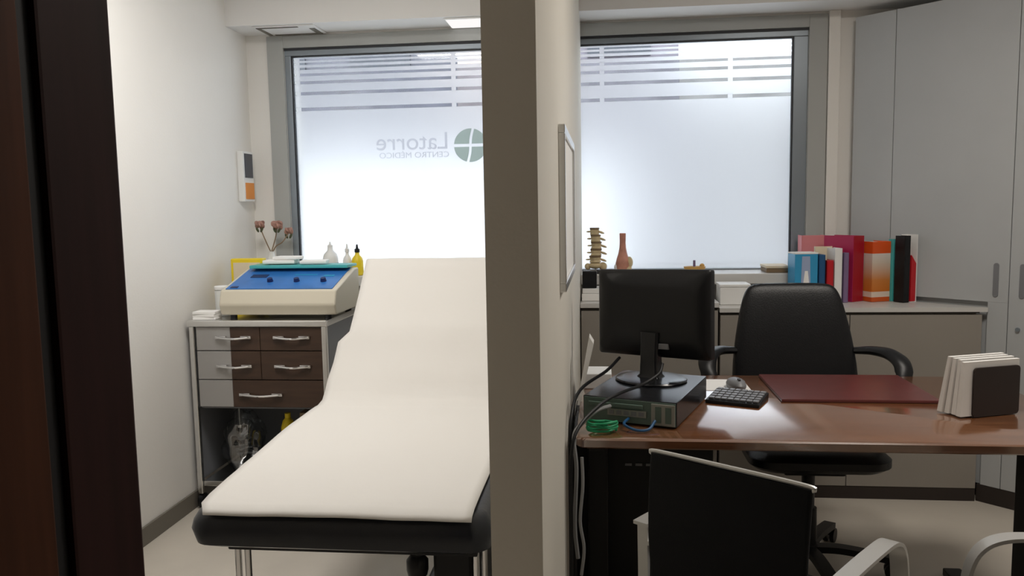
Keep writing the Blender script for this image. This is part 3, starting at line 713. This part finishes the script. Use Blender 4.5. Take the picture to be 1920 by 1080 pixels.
# monitor
mo_y = math.atan2(2.59-2.82, .342+.006)
mn = thing('computer_monitor', (.157, 2.665, PZ+.0006), 'black flat monitor seen from behind on the desktop computer', 'monitor', mo_y)
ST = MB()
ST.lathe([(.118, 0), (.120, .004), (.116, .008), (.09, .0105), (.02, .012)], (0, 0, 0), 40, 1., .92).build('stand_base', M['blkg'], mn, world=False, smooth=True)
nk = MB(); nk.loft([[(x, y, z) for x, y in rr(0, yo, w, d, .012, 4)] for z, w, d, yo in ((.010, .085, .06, 0), (.02, .068, .05, 0), (.07, .064, .045, .0), (.12, .066, .042, .0), (.16, .07, .04, 0))])
nk.build('stand_neck', M['blkg'], mn, world=False, smooth=True)
TM = Matrix.Translation((-.010, .03, .218)) @ Matrix.Rotation(R(-2.0), 4, 'Y') @ Matrix.Rotation(R(-3), 4, 'X')
sh = MB(); rings = []
for y, w, h, r0 in ((.022,   .420, .288, .008), (.0, .422, .290, .010), (-.006, .418, .286, .012), (-.018, .395, .258, .03), (-.030, .34, .20, .04), (-.033, .30, .17, .04)):
    rings.append([TM @ Vector((x, y, z)) for x, z in rr(0, 0, w, h, r0, 5)])
sh.loft(rings).build('screen_housing', M['blk'], mn, world=False, smooth=True)
MB().box(-.205, .205, .0222, .0235, -.125, .135, T=TM).build('screen', M['screen'], mn, world=False)
MB().box(-.19, .19, -.0165, -.0125, .112, .116, T=TM).build('vent_ridge', M['grip'], mn, world=False)
MB().box(.03, .075, -.034, -.020, -.115, -.096, bev=.003, T=TM).build('connector', M['grip'], mn, world=False)
# keyboard & mouse
ky = thing('keyboard', (.333, 2.668, DZ+.0008), 'black keyboard on the desk between computer and desk pad', 'keyboard', R(-23))
MB().prism([(0, 0), (0, .012), (.145, .022), (.145, 0)], 'x', .0, .175).build('case', M['blk'], ky, world=False, bevel=.003)
for rw in range(5):
    k = MB()
    z = .0125+(.012+rw*.026)/.145*.010
    for q in range(8): k.box(.008+q*.0205, .0255+q*.0205, .012+rw*.026, .034+rw*.026, z, z+.006, bev=.0015)
    k.build('key_row', M['grip'], ky, world=False)
ms = thing('computer_mouse', (.468, 2.885, DZ+.0025), 'dark computer mouse on a white sheet behind the keyboard', 'mouse', R(10))
MB().lathe([(.028, 0), (.033, .006), (.034, .016), (.029, .027), (.018, .034), (.004, .0365)], (0, 0, 0), 24, .95, 1.6).build('shell', M['grip'], ms, world=False, smooth=True)
MB().cyl((-.004, -.028, .033), (.004, -.028, .033), .007, n=14).build('wheel', M['blk'], ms, world=False, smooth=True)
MB().box(.36, .515, 2.85, 3.03, DZ+.0004, DZ+.0018).build('paper_sheet', M['paper'])
tag(bpy.data.objects['paper_sheet'], 'white paper sheet under the computer mouse', 'paper')
# leaflet holder
LA = math.atan2(.062, .165)
lh = thing('leaflet_holder', (1.063, 2.502, DZ+.0006), 'dark brown leaflet holder at the right end of the desk', 'leaflet holder', LA)
MB().loft([[(x, -.006, z) for x, z in rr(.122, .077, .168, .150, .012, 5)], [(x, 0, z) for x, z in rr(.122, .077, .168, .150, .012, 5)]]).build('front_panel', M['hbrown'], lh, world=False)
MB().box(.04, .20, 0, .095, 0, .004).build('base', M['hbrown'], lh, world=False)
for i, (y0, yt, x0, x1, h) in enumerate(((.001, .002, .0, .214, .166), (.024, .020, .004, .212, .170), (.047, .036, .0, .206, .172), (.070, .050, -.006, .205, .175))):
    lo = thing('leaflet_stack', (1.063, 2.502, DZ+.0048), ('white leaflet stack directly behind the brown holder panel', 'second white leaflet stack behind the brown holder panel', 'third white leaflet stack behind the brown holder panel', 'rearmost splayed white leaflet stack in the brown holder')[i], 'leaflets', LA, 'leaflets in the holder')
    pb = MB().loft([[(x, y0+yy, 0.0006) for x, yy in rr((x0+x1)/2, .010, x1-x0, .019, .002, 2)], [(x, yt+yy, h) for x, yy in rr((x0+x1)/2+.002, .006, x1-x0-.012, .012, .002, 2)]])
    pb.build('paper', M['paper'], lo, world=False)

# white folder leaning by the partition, cables
fd = MB().prism([(-.086, DZ+.001), (-.077, DZ+.001), (-.030, .945), (-.044, .968)], 'y', 2.62, 2.70)
tag(fd.build('white_folder', M['paper']), 'white folder leaning between partition and desk computer', 'folder')
tag(MB().box(-.072, .030, 2.86, 3.00, DZ+.001, DZ+.055, bev=.003).build('white_tray', M['white']), 'low white box at the back left corner of the desk', 'box')
def cable(pts, r, m, label):
    return tag(MB().tube(pts, r, 8).build('cable', m, smooth=True), label, 'cable', 'cables at the left end of the desk')
cable([(.055, 2.70, .885), (.01, 2.60, .860), (-.070, 2.42, .838), (-.094, 2.31, .775), (-.096, 2.262, .66), (-.096, 2.262, .45), (-.096, 2.262, .2), (-.09, 2.275, .02)], .0052, M['blk'], 'black cable from the monitor falling past the desk edge')
cable([(.19, 2.60, .885), (.175, 2.56, .86), (.12, 2.50, .838), (.05, 2.41, .832), (-.01, 2.33, .815), (-.070, 2.235, .772), (-.089, 2.190, .70), (-.090, 2.182, .5), (-.090, 2.182, .25), (-.08, 2.182, .02)], .005, M['blk'], 'black cable crossing the computer top then dropping beside the partition')
cable([(.02, 2.372, .802), (-.02, 2.322, .800), (-.062, 2.280, .772), (-.083, 2.226, .748), (-.076, 2.215, .66), (-.082, 2.213, .5), (-.074, 2.213, .4)], .006, M['gcable'], 'grey cable curving over the desk corner beside the partition')
cable([(-.088, 2.340, .70), (-.086, 2.32, .60), (-.084, 2.315, .50), (-.088, 2.315, .30), (-.08, 2.315, .1), (-.08, 2.32, .015)], .008, M['blk'], 'thick black cable hanging down the desk end')
cable([(-.060, 2.196, .70), (-.058, 2.190, .62), (-.066, 2.186, .52), (-.056, 2.190, .44), (-.064, 2.192, .36)], .0045, M['gcable'], 'short pale cable dangling beside the desk leg')
pts = []
for i in range(61):
    a = 2*PI*i/15; pts.append((-.004+.040*math.cos(a)+.004*math.sin(i*1.3), 2.305+.026*math.sin(a)+.004*math.cos(i*1.7), DZ+.006+.028*i/60+.002*math.sin(i)))
tag(MB().tube(pts, .0038, 6).build('green_cable', M['green'], smooth=True), 'coiled green cable behind the desktop computer', 'cable')
cable([(.075, 2.385, .762), (.06, 2.335, .757), (.095, 2.305, .748), (.13, 2.31, .750), (.15, 2.345, .765)], .0042, M['dblue'], 'blue cable looping under the computer ports')

# ------------------------------------------------------------------ office chair
oc = thing('office_chair', (.77, 3.08, 0), 'black leather office chair with armrests behind the desk', 'office chair')
X0, Y0 = .77, 3.08
st = MB(); rings = []
for z, ins in ((.425, .06), (.432, .02), (.45, .0), (.475, .0), (.492, .02), (.50, .06)):
    rings.append([(x, y, z) for x, y in rr(X0+.005, Y0+.02, .50-2*ins, .46-2*ins, .09, 6)])
st.loft(rings).build('seat', M['lea'], oc, smooth=True)
bkr = MB(); rings = []
prof = ((.49, .43, .06, .0), (.52, .47, .075, .01), (.60, .49, .085, .02), (.70, .495, .08, .04), (.80, .475, .075, .062), (.90, .440, .07, .085), (.98, .405, .062, .105), (1.025, .375, .054, .115), (1.05, .34, .042, .120), (1.063, .28, .022, .124))
for z, w, d, yo in prof:
    n = 32; ring = []
    for i in range(n):
        a = 2*PI*i/n; c, s_ = math.cos(a), math.sin(a)
        x = math.copysign(abs(c)**.35, c)*w/2; y = math.copysign(abs(s_)**.55, s_)*d/2
        y += .22*(x*x)*-1  # wings towards the sitter
        ring.append((X0+.0+x, Y0+.225+yo+y, z))
    rings.append(ring)
bkr.loft(rings).build('backrest', M['lea'], oc, smooth=True, sub=1)
for s_ in (-1, 1):
    cxx = X0
    arm = MB(); pts = [(cxx+s_*.235, 3.345, .795), (cxx+s_*.30, 3.315, .800), (cxx+s_*.345, 3.25, .795), (cxx+s_*.365, 3.18, .765), (cxx+s_*.35, 3.135, .690), (cxx+s_*.31, 3.13, .57), (cxx+s_*.24, 3.13, .462), (cxx+s_*.16, 3.13, .436)]
    rings = []; P_ = catmull([Vector(p) for p in pts])
    for i, p in enumerate(P_):
        t = (P_[min(i+1, len(P_)-1)]-P_[max(i-1, 0)]).normalized(); a_ = t.cross(Vector((0, 0, 1)) if abs(t.z) < .8 else Vector((0, -1, 0))).normalized(); b_ = a_.cross(t).normalized()
        k = i/len(P_); w = .022+.014*math.sin(PI*min(1, k*1.6)); th = .014+.007*math.sin(PI*min(1, k*1.6))
        rings.append([p+a_*w*math.cos(2*PI*q/12)+b_*th*math.sin(2*PI*q/12) for q in range(12)])
    arm.loft(rings).build('armrest', M['grip'] if s_ > 2 else M['blk'], oc, smooth=True)
MB().cyl((X0, Y0, .095), (X0, Y0, .24), .035, .033, n=20).cyl((X0, Y0, .24), (X0, Y0, .40), .024, n=20).build('gas_column', M['blk'], oc, smooth=True)
MB().box(X0-.11, X0+.11, Y0-.10, Y0+.14, .392, .426, bev=.01).cyl((X0+.10, Y0-.02, .408), (X0+.22, Y0-.05, .412), .008, n=10).build('tilt_mechanism', M['blk'], oc)
MB().box(X0-.02, X0+.06, Y0+.14, Y0+.30, .40, .42, bev=.006).box(X0-.03, X0+.03, Y0+.255, Y0+.285, .41, .60, bev=.006).build('back_bracket', M['blk'], oc)
hub = MB().cyl((X0, Y0, .06), (X0, Y0, .10), .045, .038, n=20).build('hub', M['blk'], oc, smooth=True)
for k in range(5):
    a = R(-13+72*k); dx, dy_ = math.cos(a), math.sin(a); L_ = .30
    e = (X0+dx*L_, Y0+dy_*L_)
    leg = MB().strip([(X0+dx*.03, Y0+dy_*.03, .082), (X0+dx*.12, Y0+dy_*.12, .088), (X0+dx*.24, Y0+dy_*.24, .078), (e[0], e[1], .070)], (-dy_, dx, 0), .045, .024).build('base_leg', M['blk'], oc, smooth=True)
    nx, ny = -dy_, dx
    MB().cyl((e[0]-nx*.022, e[1]-ny*.022, .029), (e[0]-nx*.006, e[1]-ny*.006, .029), .029, n=18).cyl((e[0]+nx*.006, e[1]+ny*.006, .029), (e[0]+nx*.022, e[1]+ny*.022, .029), .029, n=18).cyl((e[0], e[1], .028), (e[0], e[1], .068), .010, n=10).build('castor', M['blk'], leg, smooth=True)

# ------------------------------------------------------------------ guest chairs (local: x right, +y forward, origin under the back's centre)
def guest(loc, rz, label):
    g = thing('guest_chair', loc, label, 'chair', rz, 'guest chairs in front of the desk')
    W = .40
    bkp = MB(); rings = []
    for i in range(15):
        t = i/14; z = .42+.38*t; yo = -.015*math.sin(PI*t)+.0*(t)
        rings.append([(x, y+yo-.045*(t-1)*-1*0, z) for x, y in rr(0, 0, W-.02*(1-t)**2, .018, .008, 3)])
    bkp.loft(rings).build('backrest', M['blkm'], g, world=False, smooth=True)
    MB().tube([(-W/2+.004, 0, .795), (-W/2+.012, 0, .804), (0, -.002, .806), (W/2-.012, 0, .804), (W/2-.004, 0, .795)], .0055, 8).build('top_rail', M['alarm'], g, world=False, smooth=True)
    s = MB(); rings = []
    for z, ins in ((.405, .02), (.412, .0), (.44, .0), (.452, .02)):
        rings.append([(x, y, z) for x, y in rr(0, .185, .44-2*ins, .33-2*ins, .05, 5)])
    s.loft(rings).build('seat', M['blkm'], g, world=False, smooth=True)
    for sd in (-1, 1):
        x = sd*.248
        fr_ = MB().strip([(x, .02, .600), (x, .10, .602), (x, .22, .602), (x, .32, .596), (x, .375, .565), (x, .400, .50), (x, .405, .40), (x, .40, .20), (x, .395, .006)], (1, 0, 0), .042, .009)
        fr_.build('arm_frame', M['alarm'], g, world=False, smooth=True)
        MB().strip([(x, .034, .594), (x, .036, .40), (x, .02, .20), (x, .0, .006)], (1, 0, 0), .030, .009).build('rear_leg', M['alarm'], g, world=False, smooth=True)
        MB().box(min(x, sd*.19), max(x, sd*.19), .030, .046, .545, .556).box(min(x, sd*.20), max(x, sd*.20), .12, .15, .412, .424).build('bracket', M['alarm'], g, world=False)
    return g
ga = math.atan2(1.692-1.935, .434-.116)
guest(((.116+.434)/2, (1.692+1.935)/2, 0), ga, 'black guest chair with chrome arms seen from behind, in the middle')
guest((1.245, 1.690, 0), R(86), 'black guest chair with curved chrome arm at the right edge')

# ------------------------------------------------------------------ lamps
def ceiling_lamp(x, y, w, d, label, power, col):
    t = thing('ceiling_lamp', (x, y, 2.62), label, 'ceiling light')
    MB().box(x-w/2-.02, x+w/2+.02, y-d/2-.02, y+d/2+.02, 2.605, 2.6195, bev=.002).build('panel_frame', M['white'], t)
    MB().box(x-w/2, x+w/2, y-d/2, y+d/2, 2.602, 2.6048).build('glow_panel', M['tube'], t)
    ld = bpy.data.lights.new('lamp', 'AREA'); ld.shape = 'RECTANGLE'; ld.size = w; ld.size_y = d; ld.energy = power; ld.color = col
    lo = bpy.data.objects.new('lamp', ld); COL.objects.link(lo); lo.location = (x, y, 2.598); lo.parent = t; lo.matrix_parent_inverse = WORLD[t.name].inverted()
ceiling_lamp(-1.15, 2.45, .6, .6, 'square ceiling lamp over the treatment couch', 23, (1, .97, .935))
ceiling_lamp(1.15, 2.3, .6, .6, 'added square ceiling lamp over the desk', 22, (1, .93, .84))  # unseen lamp, added to brighten the right room

# ------------------------------------------------------------------ outside
struct(MB().box(-14, 14, 4.55, 13.0, -.35, -.30).build('ground_street', mat('pavement', (.78, .77, .77), .8, noise_amt=.08, noise_scale=.7)))
struct(MB().box(-3.5, 4.0, 4.55, 5.5, 2.62, 2.80).build('added_overhang', M['wall']))  # unseen overhang, added to darken the upper part of the film
def building(x0, x1, h, col, low, label, winrows):
    b = thing('street_building', ((x0+x1)/2, 12.5, -.3), label, 'building', 0, 'buildings across the street')
    MB().box(x0, x1, 12.0, 13.0, -.3, h).build('facade', mat('facade_%d' % int(x0*10+500), col, .8, noise_amt=.12, noise_scale=1.5), b)
    x = x0+.5
    while x < x1-1.2:
        for z in winrows:
            w = MB().box(x, x+.9, 11.95, 11.998, z, z+1.3).build('window', M['screen'], b)
        x += 1.6
    MB().box(x0, x1, 11.93, 11.9995, -.3, 3.46).build('ground_storey', mat('storey_%d' % int(x0*10+500), low, .8, noise_amt=.2, noise_scale=2.5), b)
    return b
building(-9.0, -2.1, 7.5, (.115, .115, .14), (.10, .10, .125), 'dark grey building seen through the left window strips', (3.4,))
building(-2.098, -.70, 7.5, (.62, .50, .43), (.16, .14, .15), 'narrow pale building seen beside the partition', ())
building(-.698, 1.098, 7.5, (.20, .18, .215), (.13, .125, .145), 'purple grey building seen through the right window strips', (3.5,))
building(1.10, 6.0, 3.46, (.60, .56, .50), (.17, .165, .165), 'low grey building at the right of the window strips', ())

lw = tag(MB().box(-9.0, .25, 10.7, 10.95, -.3, 2.0, bev=.03).build('added_street_wall', mat('white_render', (.66, .655, .65), .8, noise_amt=.03, noise_scale=.5)), 'added low white wall across the street brightening the frosted film', 'wall')  # white wall added so the lower film glows brighter than the upper
wd = bpy.data.worlds.new('world'); S.world = wd; wd.use_nodes = True
bgn = wd.node_tree.nodes['Background']; bgn.inputs[0].default_value = (.95, .965, 1.0, 1); bgn.inputs[1].default_value = 4.3
S.view_settings.view_transform = 'Standard'; S.view_settings.look = 'None'; S.view_settings.gamma = 1; S.view_settings.use_curve_mapping = False
S.view_settings.exposure = 0
S.cycles.max_bounces = 10; S.cycles.diffuse_bounces = 5; S.cycles.transmission_bounces = 8; S.cycles.transparent_max_bounces = 12
S.cycles.use_denoising = True
S.cycles.sample_clamp_indirect = 6
for o in list(bpy.data.objects):
    if '_w' in o: del o['_w']
